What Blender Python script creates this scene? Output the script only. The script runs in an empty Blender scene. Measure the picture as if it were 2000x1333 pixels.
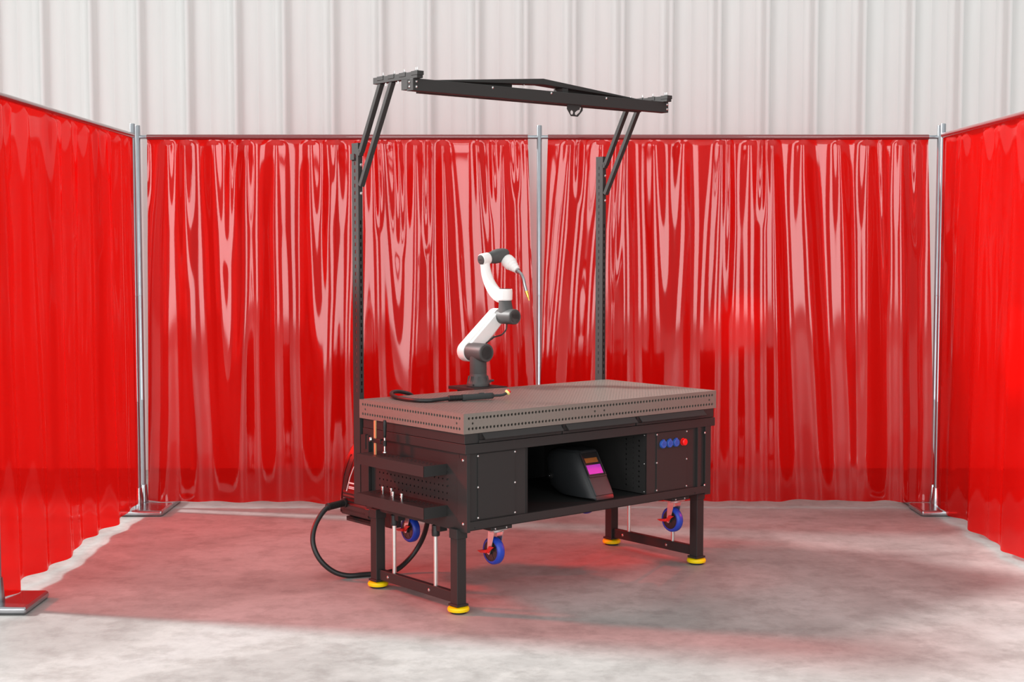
import bpy, math, random
from mathutils import Vector, Matrix, noise
C = bpy.context.scene.collection
PI = math.pi
sc = bpy.context.scene
sc.view_settings.view_transform = 'Standard'
sc.view_settings.look = 'None'
sc.view_settings.gamma = 1
sc.view_settings.use_curve_mapping = False
sc.view_settings.exposure = 0.08

# ------------------------------------------------------------------ materials
def nt(name):
    m = bpy.data.materials.new(name); m.use_nodes = True
    t = m.node_tree; b = t.nodes['Principled BSDF']
    return m, t, b
def mat(name, col, rough=.5, metal=0., spec=.5, coat=0., noise_amt=0., noise_scale=40., bump=0., emit=None, es=0.):
    m, t, b = nt(name)
    b.inputs['Base Color'].default_value = (*col, 1)
    b.inputs['Roughness'].default_value = rough
    b.inputs['Metallic'].default_value = metal
    b.inputs['Specular IOR Level'].default_value = spec
    b.inputs['Coat Weight'].default_value = coat
    tc = t.nodes.new('ShaderNodeTexCoord')
    n = t.nodes.new('ShaderNodeTexNoise'); n.inputs['Scale'].default_value = noise_scale; n.inputs['Detail'].default_value = 4
    t.links.new(tc.outputs['Object'], n.inputs['Vector'])
    if noise_amt > 0:
        mx = t.nodes.new('ShaderNodeMix'); mx.data_type = 'RGBA'
        mx.inputs['A'].default_value = (*[c*(1-noise_amt) for c in col], 1)
        mx.inputs['B'].default_value = (*[min(1, c*(1+noise_amt)) for c in col], 1)
        t.links.new(n.outputs['Fac'], mx.inputs['Factor']); t.links.new(mx.outputs['Result'], b.inputs['Base Color'])
    if bump > 0:
        bp = t.nodes.new('ShaderNodeBump'); bp.inputs['Strength'].default_value = bump; bp.inputs['Distance'].default_value = .001
        t.links.new(n.outputs['Fac'], bp.inputs['Height']); t.links.new(bp.outputs['Normal'], b.inputs['Normal'])
    if emit:
        b.inputs['Emission Color'].default_value = (*emit, 1); b.inputs['Emission Strength'].default_value = es
    return m
M = {}
M['black'] = mat('black powder coated steel', (.024, .0235, .023), .55, 0, .35, noise_amt=.06, noise_scale=300, bump=.15)
M['gantry'] = mat('dark grey painted steel', (.032, .032, .031), .6, 0, .3, noise_amt=.05, noise_scale=250)
M['dark'] = mat('deep black plastic', (.012, .012, .012), .45, 0, .4, noise_amt=.05)
M['inner'] = mat('black inner steel', (.014, .015, .015), .6, 0, .3, noise_amt=.05)
M['top'] = mat('grey nitrided steel plate', (.225, .205, .18), .45, .3, .5, noise_amt=.08, noise_scale=60, bump=.1)
M['chrome'] = mat('bright zinc bolt', (.75, .75, .74), .25, 1, noise_amt=.05)
M['rod'] = mat('polished steel rod', (.8, .78, .76), .28, 1, noise_amt=.03)
M['galv'] = mat('galvanised steel tube', (.40, .43, .46), .3, .95, noise_amt=.12, noise_scale=9, bump=.02)
M['plate'] = mat('zinc plated steel plate', (.42, .43, .45), .22, .95, noise_amt=.1, noise_scale=15)
M['yellow'] = mat('yellow rubber', (.9, .68, .0), .42, 0, .5, noise_amt=.03)
M['pad'] = mat('black rubber pad', (.015, .015, .015), .7, noise_amt=.05)
M['blue'] = mat('blue polyurethane tyre', (.012, .05, .42), .4, 0, .5, noise_amt=.05)
M['hub'] = mat('black glossy wheel hub', (.02, .018, .018), .3, 0, .5, noise_amt=.05)
M['hubring'] = mat('brown grey hub rim', (.055, .045, .04), .5, noise_amt=.05)
M['zinc'] = mat('zinc plated fork', (.62, .58, .57), .3, .9, noise_amt=.06)
M['red'] = mat('red brake pedal', (.8, .025, .02), .35, noise_amt=.04)
M['sock'] = mat('blue socket cover', (.02, .09, .42), .45, noise_amt=.04)
M['button'] = mat('red push button', (.85, .01, .01), .35, noise_amt=.03)
M['brass'] = mat('yellow brass bar', (.70, .50, .24), .38, .55, noise_amt=.06)
M['gold'] = mat('brass nozzle', (.85, .6, .12), .25, .9, noise_amt=.05)
M['grey'] = mat('matt grey robot casing', (.075, .077, .076), .5, 0, .35, noise_amt=.05, noise_scale=120)
M['greycap'] = mat('grey joint cap', (.055, .052, .052), .5, 0, .35, noise_amt=.05)
M['white'] = mat('white robot casing', (.9, .89, .87), .35, 0, .5, noise_amt=.01)
M['neck'] = mat('satin steel torch neck', (.4, .42, .43), .3, .9, noise_amt=.08)
M['rubber'] = mat('black rubber hose', (.017, .018, .018), .42, 0, .5, noise_amt=.05)
M['handle'] = mat('charcoal torch grip', (.03, .034, .034), .5, 0, .4, noise_amt=.05)
M['tip'] = mat('pale yellow insulator ring', (.95, .85, .3), .35, 0, .5, noise_amt=.03)
M['shell'] = mat('satin black helmet shell', (.022, .024, .026), .36, 0, .5, noise_amt=.05)
M['lens'] = mat('magenta filter lens', (.75, .08, .8), .12, .15, .8, coat=.6, noise_amt=.03)
M['solar'] = mat('brown solar strip', (.32, .11, .03), .2, 0, .6, noise_amt=.2, noise_scale=30)
M['wred'] = mat('dark red enamel', (.09, .006, .006), .3, 0, .5, coat=.3, noise_amt=.08)
M['wblk'] = mat('black moulded casing', (.02, .017, .017), .42, noise_amt=.05)
M['white_line'] = mat('white print', (.8, .75, .74), .5, noise_amt=.03)
M['pocket'] = mat('dark red curtain hem on rail', (.20, .008, .010), .25, 0, .8, coat=1, noise_amt=.15, noise_scale=8)

def curtain_mat():
    m = bpy.data.materials.new('translucent red welding film'); m.use_nodes = True
    t = m.node_tree; N = t.nodes; L = t.links
    for n in list(N): N.remove(n)
    out = N.new('ShaderNodeOutputMaterial')
    tr = N.new('ShaderNodeBsdfTransparent'); tr.inputs[0].default_value = (1, .020, .016, 1)
    df = N.new('ShaderNodeBsdfDiffuse'); df.inputs[0].default_value = (.92, .003, .002, 1)
    tl = N.new('ShaderNodeBsdfTranslucent'); tl.inputs[0].default_value = (.36, .002, .0015, 1)
    tc = N.new('ShaderNodeTexCoord'); nz = N.new('ShaderNodeTexNoise'); nz.inputs['Scale'].default_value = 3
    mp = N.new('ShaderNodeMapping'); mp.inputs['Scale'].default_value = (1, 1, .25)
    L.new(tc.outputs['Object'], mp.inputs[0]); L.new(mp.outputs[0], nz.inputs['Vector'])
    a = N.new('ShaderNodeMixShader'); a.inputs[0].default_value = .5
    L.new(df.outputs[0], a.inputs[1]); L.new(tl.outputs[0], a.inputs[2])
    b = N.new('ShaderNodeMixShader')
    mr = N.new('ShaderNodeMapRange'); mr.inputs['To Min'].default_value = .44; mr.inputs['To Max'].default_value = .52
    L.new(nz.outputs['Fac'], mr.inputs[0]); L.new(mr.outputs[0], b.inputs[0])
    L.new(tr.outputs[0], b.inputs[1]); L.new(a.outputs[0], b.inputs[2])
    gl = N.new('ShaderNodeBsdfGlossy'); gl.inputs['Roughness'].default_value = .065; gl.inputs[0].default_value = (1, .9, .9, 1)
    lw = N.new('ShaderNodeLayerWeight'); lw.inputs[0].default_value = .5
    pw = N.new('ShaderNodeMath'); pw.operation = 'POWER'; pw.inputs[1].default_value = 4; L.new(lw.outputs['Facing'], pw.inputs[0])
    fr = N.new('ShaderNodeMapRange'); fr.inputs['To Min'].default_value = .05; fr.inputs['To Max'].default_value = .30; L.new(pw.outputs[0], fr.inputs[0])
    c = N.new('ShaderNodeMixShader'); L.new(fr.outputs[0], c.inputs[0]); L.new(b.outputs[0], c.inputs[1]); L.new(gl.outputs[0], c.inputs[2])
    L.new(c.outputs[0], out.inputs[0])
    return m
M['curtain'] = curtain_mat()

def floor_mat():
    m, t, b = nt('polished mottled concrete'); N = t.nodes; L = t.links
    tc = N.new('ShaderNodeTexCoord')
    n1 = N.new('ShaderNodeTexNoise'); n1.inputs['Scale'].default_value = .55; n1.inputs['Detail'].default_value = 9; n1.inputs['Roughness'].default_value = .62; n1.inputs['Distortion'].default_value = .6
    n2 = N.new('ShaderNodeTexNoise'); n2.inputs['Scale'].default_value = 4.2; n2.inputs['Detail'].default_value = 12; n2.inputs['Roughness'].default_value = .72
    n3 = N.new('ShaderNodeTexNoise'); n3.inputs['Scale'].default_value = 11; n3.inputs['Detail'].default_value = 8; n3.inputs['Roughness'].default_value = .7
    for n in (n1, n2, n3): L.new(tc.outputs['Object'], n.inputs['Vector'])
    r1 = N.new('ShaderNodeValToRGB')
    r1.color_ramp.elements[0].position = .40; r1.color_ramp.elements[0].color = (.34, .333, .32, 1)
    r1.color_ramp.elements[1].position = .60; r1.color_ramp.elements[1].color = (.465, .457, .445, 1)
    e = r1.color_ramp.elements.new(.505); e.color = (.41, .402, .388, 1)
    e = r1.color_ramp.elements.new(.525); e.color = (.445, .436, .42, 1)
    L.new(n1.outputs['Fac'], r1.inputs[0])
    r2 = N.new('ShaderNodeValToRGB')
    r2.color_ramp.elements[0].position = .40; r2.color_ramp.elements[0].color = (.83, .825, .82, 1)
    r2.color_ramp.elements[1].position = .52; r2.color_ramp.elements[1].color = (1, 1, 1, 1)
    L.new(n2.outputs['Fac'], r2.inputs[0])
    r3 = N.new('ShaderNodeValToRGB')
    r3.color_ramp.elements[0].position = .33; r3.color_ramp.elements[0].color = (.86, .86, .86, 1)
    r3.color_ramp.elements[1].position = .6; r3.color_ramp.elements[1].color = (1, 1, 1, 1)
    L.new(n3.outputs['Fac'], r3.inputs[0])
    m1 = N.new('ShaderNodeMix'); m1.data_type = 'RGBA'; m1.blend_type = 'MULTIPLY'; m1.inputs['Factor'].default_value = 1
    L.new(r1.outputs[0], m1.inputs['A']); L.new(r2.outputs[0], m1.inputs['B'])
    m2 = N.new('ShaderNodeMix'); m2.data_type = 'RGBA'; m2.blend_type = 'MULTIPLY'; m2.inputs['Factor'].default_value = 1
    L.new(m1.outputs['Result'], m2.inputs['A']); L.new(r3.outputs[0], m2.inputs['B'])
    L.new(m2.outputs['Result'], b.inputs['Base Color'])
    b.inputs['Roughness'].default_value = .5; b.inputs['Specular IOR Level'].default_value = .35
    return m
M['floor'] = floor_mat()
def wall_mat():
    m, t, b = nt('off white ribbed metal sheet'); N = t.nodes; L = t.links
    tc = N.new('ShaderNodeTexCoord'); mp = N.new('ShaderNodeMapping'); mp.inputs['Scale'].default_value = (3, 3, .4)
    n1 = N.new('ShaderNodeTexNoise'); n1.inputs['Scale'].default_value = 4; n1.inputs['Detail'].default_value = 6
    L.new(tc.outputs['Object'], mp.inputs[0]); L.new(mp.outputs[0], n1.inputs['Vector'])
    r = N.new('ShaderNodeValToRGB'); r.color_ramp.elements[0].color = (.77, .785, .775, 1); r.color_ramp.elements[1].color = (.83, .845, .835, 1)
    L.new(n1.outputs['Fac'], r.inputs[0]); L.new(r.outputs[0], b.inputs['Base Color'])
    b.inputs['Roughness'].default_value = .55
    return m
M['wall'] = wall_mat()

# ------------------------------------------------------------------ mesh builder
class MB:
    def __init__(s): s.v = []; s.f = []; s.fm = []
    def add(s, vs, fs, mi=0):
        o = len(s.v); s.v += [tuple(p) for p in vs]
        s.f += [tuple(i+o for i in f) for f in fs]; s.fm += [mi]*len(fs); return s
    def box(s, x0, x1, y0, y1, z0, z1, mi=0, mtx=None):
        v = [Vector((x, y, z)) for z in (z0, z1) for y in (y0, y1) for x in (x0, x1)]
        if mtx: v = [mtx @ p for p in v]
        return s.add(v, [(0,2,3,1),(4,5,7,6),(0,1,5,4),(2,6,7,3),(0,4,6,2),(1,3,7,5)], mi)
    def bar(s, a, b, w, h, up=(0,0,1), mi=0):
        a = Vector(a); b = Vector(b); d = (b-a).normalized(); x = d.cross(Vector(up)).normalized(); y = x.cross(d)
        v = [p + x*sx*w/2 + y*sy*h/2 for p in (a, b) for sx, sy in ((-1,-1),(1,-1),(1,1),(-1,1))]
        return s.add(v, [(3,2,1,0),(4,5,6,7),(0,1,5,4),(1,2,6,5),(2,3,7,6),(3,0,4,7)], mi)
    def prism(s, poly, axis, a, b, mi=0):       # poly: 2D points in the other two axes
        def P(p, t):
            if axis == 0: return (t, p[0], p[1])
            if axis == 1: return (p[0], t, p[1])
            return (p[0], p[1], t)
        n = len(poly); v = [P(p, a) for p in poly]+[P(p, b) for p in poly]
        f = [tuple(range(n-1, -1, -1)), tuple(range(n, 2*n))]+[(i, (i+1) % n, n+(i+1) % n, n+i) for i in range(n)]
        return s.add(v, f, mi)
    def rings(s, rs, cap=True, mi=0):           # list of rings (same length lists of points)
        n = len(rs[0]); v = [p for r in rs for p in r]; f = []
        for k in range(len(rs)-1):
            for i in range(n): f.append((k*n+i, k*n+(i+1) % n, (k+1)*n+(i+1) % n, (k+1)*n+i))
        if cap: f += [tuple(range(n-1, -1, -1)), tuple((len(rs)-1)*n+i for i in range(n))]
        return s.add(v, f, mi)
    def lathe(s, o, ax, prof, n=28, mi=0, cap=True):      # prof: (distance along axis, radius)
        o = Vector(o); ax = Vector(ax).normalized(); x = ax.orthogonal().normalized(); y = ax.cross(x)
        rs = [[o+ax*t+(x*math.cos(2*PI*i/n)+y*math.sin(2*PI*i/n))*max(r, 1e-4) for i in range(n)] for t, r in prof]
        return s.rings(rs, cap, mi)
    def cyl(s, a, b, r, r2=None, n=24, mi=0):
        a = Vector(a); b = Vector(b)
        return s.lathe(a, b-a, [(0, r), ((b-a).length, r if r2 is None else r2)], n, mi)
    def tube(s, pts, r, n=14, sub=6, mi=0, rf=None):
        P = spline(pts, sub); m = len(P); rs = []; x = None
        for i, p in enumerate(P):
            d = (P[min(i+1, m-1)]-P[max(i-1, 0)]).normalized()
            x = d.orthogonal().normalized() if x is None else (x-d*x.dot(d)).normalized()
            y = d.cross(x); rr = rf(i/(m-1)) if rf else r
            rs.append([p+(x*math.cos(2*PI*k/n)+y*math.sin(2*PI*k/n))*rr for k in range(n)])
        return s.rings(rs, True, mi)
    def perf(s, o, eu, ev, us, vs, hole, depth, n=12, mi=0):
        # plate divided in cells by the lists us / vs; hole(i,j) -> (w,h,shape) or None; hole walls go 'depth' along inward normal
        o = Vector(o); eu = Vector(eu); ev = Vector(ev); nn = -eu.cross(ev).normalized()*depth
        for i in range(len(us)-1):
            for j in range(len(vs)-1):
                a0, a1, b0, b1 = us[i], us[i+1], vs[j], vs[j+1]
                h = hole(i, j)
                q = lambda a, b, dd=0: o+eu*a+ev*b+nn*dd
                if not h:
                    s.add([q(a0, b0), q(a1, b0), q(a1, b1), q(a0, b1)], [(0, 1, 2, 3)], mi); continue
                w, hh, shp = h[:3]; cx = (a0+a1)/2; cy = (b0+b1)/2
                if shp == 'r':
                    H = [(cx-w/2, cy-hh/2), (cx+w/2, cy-hh/2), (cx+w/2, cy+hh/2), (cx-w/2, cy+hh/2)]
                    O = [(a0, b0), (a1, b0), (a1, b1), (a0, b1)]
                else:
                    k = n; H = []; O = []; off = 0 if n % 8 == 0 else .5
                    for t in range(k):
                        an = 2*PI*(t+off)/k; c_, s_ = math.cos(an), math.sin(an)
                        H.append((cx+w/2*c_, cy+hh/2*s_))
                    # outer: corners plus projections onto the cell border
                    for t in range(k):
                        an = 2*PI*(t+off)/k; c_, s_ = math.cos(an), math.sin(an)
                        m_ = max(abs(c_), abs(s_))
                        O.append((cx+(a1-a0)/2*max(-1, min(1, c_/m_)), cy+(b1-b0)/2*max(-1, min(1, s_/m_))))
                k = len(H)
                V = [q(*p) for p in O]+[q(*p) for p in H]+[q(p[0], p[1], 1) for p in H]
                F = [(t, (t+1) % k, k+(t+1) % k, k+t) for t in range(k)]+[(k+t, k+(t+1) % k, 2*k+(t+1) % k, 2*k+t) for t in range(k)]
                s.add(V, F, mi)
        return s
    def build(s, name, m, parent=None, bevel=0., smooth=30, loc=None):
        me = bpy.data.meshes.new(name); me.from_pydata(s.v, [], s.f); me.update()
        ms = m if isinstance(m, (list, tuple)) else [m]
        for x in ms: me.materials.append(M[x])
        if len(ms) > 1: me.polygons.foreach_set('material_index', s.fm)
        if smooth:
            me.polygons.foreach_set('use_smooth', [True]*len(me.polygons)); me.set_sharp_from_angle(angle=math.radians(smooth))
        o = bpy.data.objects.new(name, me); C.objects.link(o)
        if parent: o.parent = parent
        if loc: o.location = loc
        if bevel:
            b = o.modifiers.new('bevel', 'BEVEL'); b.width = bevel; b.segments = 2; b.limit_method = 'ANGLE'; b.angle_limit = math.radians(40)
            b.harden_normals = True
        return o
def spline(pts, sub):
    P = [Vector(p) for p in pts]
    if len(P) < 3 or sub <= 1: return P
    out = []
    for i in range(len(P)-1):
        p0 = P[max(i-1, 0)]; p1 = P[i]; p2 = P[i+1]; p3 = P[min(i+2, len(P)-1)]
        for k in range(sub):
            t = k/sub
            out.append(.5*((2*p1)+(p2-p0)*t+(2*p0-5*p1+4*p2-p3)*t*t+(3*p1-p0-3*p2+p3)*t*t*t))
    out.append(P[-1]); return out
def tag(o, label, cat, group=None):
    o['label'] = label; o['category'] = cat
    if group: o['group'] = group
    return o
def empty(name, loc, rz=0, label=None, cat=None, group=None):
    o = bpy.data.objects.new(name, None); C.objects.link(o); o.location = loc; o.rotation_euler = (0, 0, rz); o.empty_display_size = .1
    if label: tag(o, label, cat, group)
    return o
def kids(o): return list(o.children)
def copy_tree(o, parent, off=None, loc=None):
    c = o.copy(); C.objects.link(c); c.parent = parent
    if loc: c.location = loc
    for ch in kids(o): copy_tree(ch, c)
    return c

# table frame
TX, TY, TH = -.2587, 7.563, .6963
def W(u, v, z=0): return (TX+u*math.cos(TH)-v*math.sin(TH), TY+u*math.sin(TH)+v*math.cos(TH), z)

# ------------------------------------------------------------------ setting
fl = MB().add([(-30, -25, 0), (30, -25, 0), (30, 12.9, 0), (-30, 12.9, 0)], [(0, 1, 2, 3)]).build('floor', 'floor', smooth=0); fl['kind'] = 'structure'
def wall():
    per = 12.8*92.8/2777; Y = 12.8
    prof = [(0, 0), (.30, 0), (.315, -.006), (.335, -.006), (.35, 0), (.62, 0), (.635, -.006), (.655, -.006), (.67, 0),
            (.80, 0), (.822, -.015), (.835, -.10), (.855, -.12), (.925, -.12), (.948, -.10), (.978, -.015)]
    pts = []
    x = -4.12-.975*per-14*per
    for k in range(46):
        for a, b in prof: pts.append((x+(k+a)*per, Y+b*.9))
    n = len(pts); v = [(p[0], p[1], 0) for p in pts]+[(p[0], p[1], 7.5) for p in pts]
    return MB().add(v, [(i, i+1, n+i+1, n+i) for i in range(n-1)]).build('wall_back', 'wall', smooth=80)
w = wall(); w['kind'] = 'structure'

# ------------------------------------------------------------------ welding screens
RAIL = 2.832; PR = .0195
def screen(name, pts, rail_pairs, plates, label):
    root = empty(name, (pts[0][0], pts[0][1], 0), 0, label, 'screen frame')
    ox, oy = pts[0]
    for i, (x, y) in enumerate(pts):
        x -= ox; y -= oy
        MB().lathe((x, y, .03), (0, 0, 1), [(0, PR), (.80, PR), (.802, PR+.0012), (.806, PR), (1.6, PR), (1.602, PR+.0012), (1.606, PR), (2.885, PR), (2.89, PR-.002), (2.89, .016), (2.86, .016)], 24).build('pole', 'galv', root)
        x0, x1, y0, y1 = plates[i]
        p = MB().box(x0-ox, x1-ox, y0-oy, y1-oy, 0, .045).build('base_plate', 'plate', root, bevel=.018)
        MB().lathe((x, y, .044), (0, 0, 1), [(0, .037), (.02, .036), (.13, .027), (.135, .025), (.137, .02)], 24).build('collar', 'plate', root)
    for (a, b) in rail_pairs:
        A = Vector((pts[a][0]-ox, pts[a][1]-oy, RAIL)); B = Vector((pts[b][0]-ox, pts[b][1]-oy, RAIL))
        d = (B-A).normalized()
        MB().cyl(A+d*PR*.7, B-d*PR*.7, .0145).build('rail', 'galv', root)
    return root
XL, XR = -2.835, 3.23
screen('screen_frame', [(XL, 10.70), (XL, 7.74)], [(0, 1)], [(XL-.09, XL+.24, 10.45, 10.81), (XL-.12, XL+.20, 7.60, 8.0)], 'galvanised tube frame holding the left side curtain, its near post at the left photo edge')
screen('screen_frame', [(XL, 10.85), (.207, 10.85), (XR+.01, 10.85)], [(0, 1), (1, 2)],
       [(XL-.09, XL+.24, 10.815, 11.08), (.06, .36, 10.70, 11.0), (XR-.17, XR+.09, 10.815, 11.08)], 'galvanised tube frame across the back with a post between the two back curtains')
screen('screen_frame', [(XR-.01, 10.70), (XR-.01, 7.74)], [(0, 1)], [(XR-.19, XR+.09, 10.45, 10.81), (XR-.2, XR+.12, 7.60, 8.0)], 'galvanised tube frame holding the right side curtain beside the right back corner')

def curtain(p0, p1, inward, seed, label, grow0=0., grow1=0., nx=420, nz=90, amp=1., per=.215):
    p0 = Vector((*p0, 0)); p1 = Vector((*p1, 0)); inward = Vector((*inward, 0))
    Wd = (p1-p0).length; e = (p1-p0)/Wd
    ztop = RAIL-.013; v = []
    rnd = random.Random(seed)
    # pleats: strong ridges run the whole height, weak ones fade out part way down
    pl = []
    x = -.10
    while x < Wd+.15:
        pl.append((x, per*rnd.uniform(.27, .42), rnd.uniform(.024, .044), 9., rnd.uniform(-.07, .07), rnd.uniform(-.04, .04), rnd.uniform(0, 50)))
        if rnd.random() < .6:
            pl.append((x+per*rnd.uniform(.35, .65), per*rnd.uniform(.12, .2), rnd.uniform(.014, .024), rnd.uniform(.10, .52), rnd.uniform(-.05, .05), 0, rnd.uniform(0, 50)))
        x += per*rnd.uniform(.75, 1.3)
    for j in range(nz+1):
        t = j/nz; tt = t**1.25                       # more rows near the top
        cur = []
        for (x0, w0, a0, te, dx, wob, ph) in pl:
            fade = 1. if te > 5 else max(0., 1-(tt/te)**1.6)
            g = min(1, tt/.014)
            a = a0*fade*(.35+.65*g)*(1 if te < 5 else .75+.55*tt)
            if a < 1e-5: continue
            xc = x0+dx*tt+wob*math.sin(2.4*tt+ph)+.010*noise.noise(Vector((tt*3.2, ph, seed)))
            w_ = w0*(.62+.38*min(1, tt/.25))*(1+.35*tt if te > 5 else 1)*(1+.18*noise.noise(Vector((tt*2.5, ph+9, seed))))
            cur.append((xc, w_, a))
        for i in range(nx+1):
            s = i/nx; x = s*Wd
            d = -.018
            for xc, w_, a in cur:
                q = (x-xc)/w_
                if -2.6 < q < 2.6: d += a*math.exp(-q*q)*(1 if tt < .04 else 1)
            g = min(1, tt/.03)
            d += .026*noise.noise(Vector((x*1.5, tt*.7, seed+19)))*g*(.4+.6*tt)
            d += .0022*noise.noise(Vector((x*9, tt*3.0, seed+23)))*g
            if tt < .012: d = d*(.35+.65*tt/.012)
            d *= amp
            if amp > 1.5:
                ed = min(1, min(x, Wd-x)/.20); d = (d-.012)*ed*ed*(3-2*ed)
            xx = x-grow0*(1-s)*tt+grow1*s*tt
            zb = .052+.016*noise.noise(Vector((x*1.2, 0, seed+5)))-.16*d
            z = ztop*(1-tt)+zb*tt
            v.append(p0+e*xx+inward*(d+.006)+Vector((0, 0, z)))
    n = nx+1
    f = [(j*n+i, j*n+i+1, (j+1)*n+i+1, (j+1)*n+i) for j in range(nz) for i in range(nx)]
    org = Vector((p0.x, p0.y, 0))
    o = MB().add([q-org for q in v], f).build('curtain', 'curtain', smooth=180, loc=org)
    tag(o, label, 'curtain', None)
    pk = MB()
    a = Vector((0, 0, RAIL)); b = e*Wd+Vector((0, 0, RAIL)); up = Vector((0, 0, 1)); side = up.cross(e)
    rs = []
    for k in range(25):
        q = a+(b-a)*k/24
        ring = []
        for m_ in range(16):
            an = 2*PI*m_/16; ring.append(q+(up*math.sin(an)+side*math.cos(an))*.0205)
        rs.append(ring)
    pk.rings(rs, True).build('rod_pocket', 'pocket', o)
    return o
curtain((-2.765, 10.85), (.12, 10.85), (0, -1), 3, 'red vinyl curtain across the back left of the middle post', .035, .09)
curtain((.272, 10.85), (3.155, 10.85), (0, -1), 21, 'red vinyl curtain across the back right of the middle post', .08, .095)
curtain((XL, 7.75), (XL, 10.69), (1, 0), 45, 'red vinyl curtain along the left side of the booth', 0, 0, amp=1.7, per=.36)
curtain((XR-.01, 10.69), (XR-.01, 7.75), (-1, 0), 77, 'red vinyl curtain along the right side of the booth', 0, 0, amp=1.7, per=.36)

# ------------------------------------------------------------------ welding table
T = empty('welding_table', W(0, 0), TH, 'black steel welding table with a perforated grey top, gantry frame and hanging casters', 'workbench')
L_, D_, ZT, TK = 2.0, .997, 1.1027, .1102
# tabletop with real drilled holes
tb = MB(); R16 = .0155
def grid(n, total, p): 
    m0 = (total-n*p)/2
    return [0]+[m0+k*p for k in range(n+1)]+[total]
ux = grid(78, L_, .025); vy = grid(38, D_, .025)
def edge_hole(n):
    def h(i, j):
        if not 1 <= i <= n: return None
        if j in (1, 5): return (R16, R16, 'c')
        if j == 3 and (i in (2, n-1)): return (R16*.85, R16*.85, 'c')
        if j == 3 and n > 50 and i in (38, 41): return (R16*.85, R16*.85, 'c')
        return None
    return h
zs = [0, .0145, .0395, .0425, .0675, .0705, .0955, TK]
tb.perf((0, 0, ZT-TK), (1, 0, 0), (0, 0, 1), ux, zs, edge_hole(78), .010)
tb.perf((0, D_, ZT-TK), (0, -1, 0), (0, 0, 1), vy, zs, edge_hole(38), .010)
tb.perf((L_, 0, ZT-TK), (0, 1, 0), (0, 0, 1), vy, zs, edge_hole(38), .010)
tb.perf((L_, D_, ZT-TK), (-1, 0, 0), (0, 0, 1), ux, zs, edge_hole(78), .010)
tb.perf((0, 0, ZT), (1, 0, 0), (0, 1, 0), ux, vy, lambda i, j: (.010, .010, 'c') if 1 <= i <= 78 and 1 <= j <= 38 else None, .012, n=8)
tb.add([(0, 0, ZT-TK), (L_, 0, ZT-TK), (L_, D_, ZT-TK), (0, D_, ZT-TK)], [(3, 2, 1, 0)])
tb.box(.055, L_-.055, .055, D_-.055, ZT-TK+.002, ZT-.014, 1)
tb.build('tabletop', ['top', 'inner'], T, smooth=0)

def bolt(parent, p, n=(0, -1, 0), r=.0062, m='chrome'):
    return MB().lathe(p, n, [(-.003, r*1.15), (.0008, r*1.15), (.001, r), (.0035, r*.9), (.0055, r*.5), (.006, .0001)], 10).build('bolt', m, parent)
BX0, BX1 = .022, 1.955; BY1 = .965
up = MB(); up.box(.012, 1.985, .006, .975, .937, ZT-TK).build('upper_frame', 'black', T, bevel=.002)
fb = MB(); fb.box(.011, 1.989, -.002, .978, .883, .935).build('top_rail', 'black', T, bevel=.002)
lf = MB(); lf.box(.035, 1.915, -.001, .02, .467, .512)
lf.box(.035, 1.915, .94, .96, .467, .512)
lf.build('bottom_rail', 'black', T, bevel=.0015)
for (a, b, c) in ((BX0, .045, BX0), (1.905, BX1, BX1-.02)):
    x0, x1, x2 = (a, b, a+.02) if a < 1 else (a, b, c)
    P = [(BX0, 0), (.045, 0), (.045, .022), (BX0+.02, .022), (BX0+.02, .085), (BX0, .085)] if a < 1 else [(1.905, 0), (BX1, 0), (BX1, .085), (BX1-.02, .085), (BX1-.02, .022), (1.905, .022)]
    MB().prism(P, 2, .455, .884).build('corner_post', 'black', T, bevel=.0015)
    P = [(x, BY1-(y)*(1 if y < .05 else .76)) for x, y in reversed(P)]
    MB().prism(P, 2, .455, .884).build('corner_post', 'black', T, bevel=.0015)
# small lip at the left front post, top
MB().box(BX0-.0008, BX0+.002, .064, .070, .855, .884).build('post_slot', 'dark', T)
MB().box(BX0+.01, BX1-.01, .02, .95, .492, .507).build('shelf_floor', 'inner', T)
MB().box(BX0+.01, BX1-.01, .945, .955, .507, .884).build('back_panel', 'inner', T)
MB().box(.461-.012, .461, .012, .944, .507, .884).build('divider', 'inner', T)
# left and right cabinet fronts
def front(u0, u1, p0, p1, bolts, extra=0):
    s = MB(); s.box(u0, u1, .014, .022, .512, .884).build('cabinet_face', 'black', T, bevel=.001)
    pn = MB().box(p0, p1, .009, .014, .518, .876).build('front_panel', 'black', T, bevel=.001)
    for u in bolts:
        for z in (.527, .695, .866): bolt(pn, (u, .009, z), r=.0055)
    return pn
front(.04, .461, .105, .366, (.105, .366))
pr = front(1.40, 1.91, 1.484, 1.745, (1.484, 1.745))
# strips beside the right panel
MB().box(1.834, 1.862, -.001, .014, .512, .884).build('edge_strip', 'black', T, bevel=.001)
# right divider with adjustment holes (faces -u)
dv = MB()
vs_ = [.512+.0155*k for k in range(25)]
us_ = [.012, .065, .090, .118, .134, .176, .200, .944]
def dh(i, j):
    if 2 <= j <= 21 and j % 2 == 0 and i in (1, 5): return (.012, .012, 'c')
    if 1 <= j <= 22 and j % 2 == 1 and i == 3: return (.005, .0155*.7, 'r')
    if j in (0, ): return None
    return None
dv.perf((1.40, 0, 0), (0, -1, 0), (0, 0, 1), [-x for x in reversed(us_)], vs_, lambda i, j: dh(6-i, j), .004, n=12)
dv.build('divider', ['black', 'inner'], T, smooth=0)
for z in (.525, .695, .868): bolt(T, (1.399, .03, z), (-1, 0, 0), r=.004)
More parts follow.
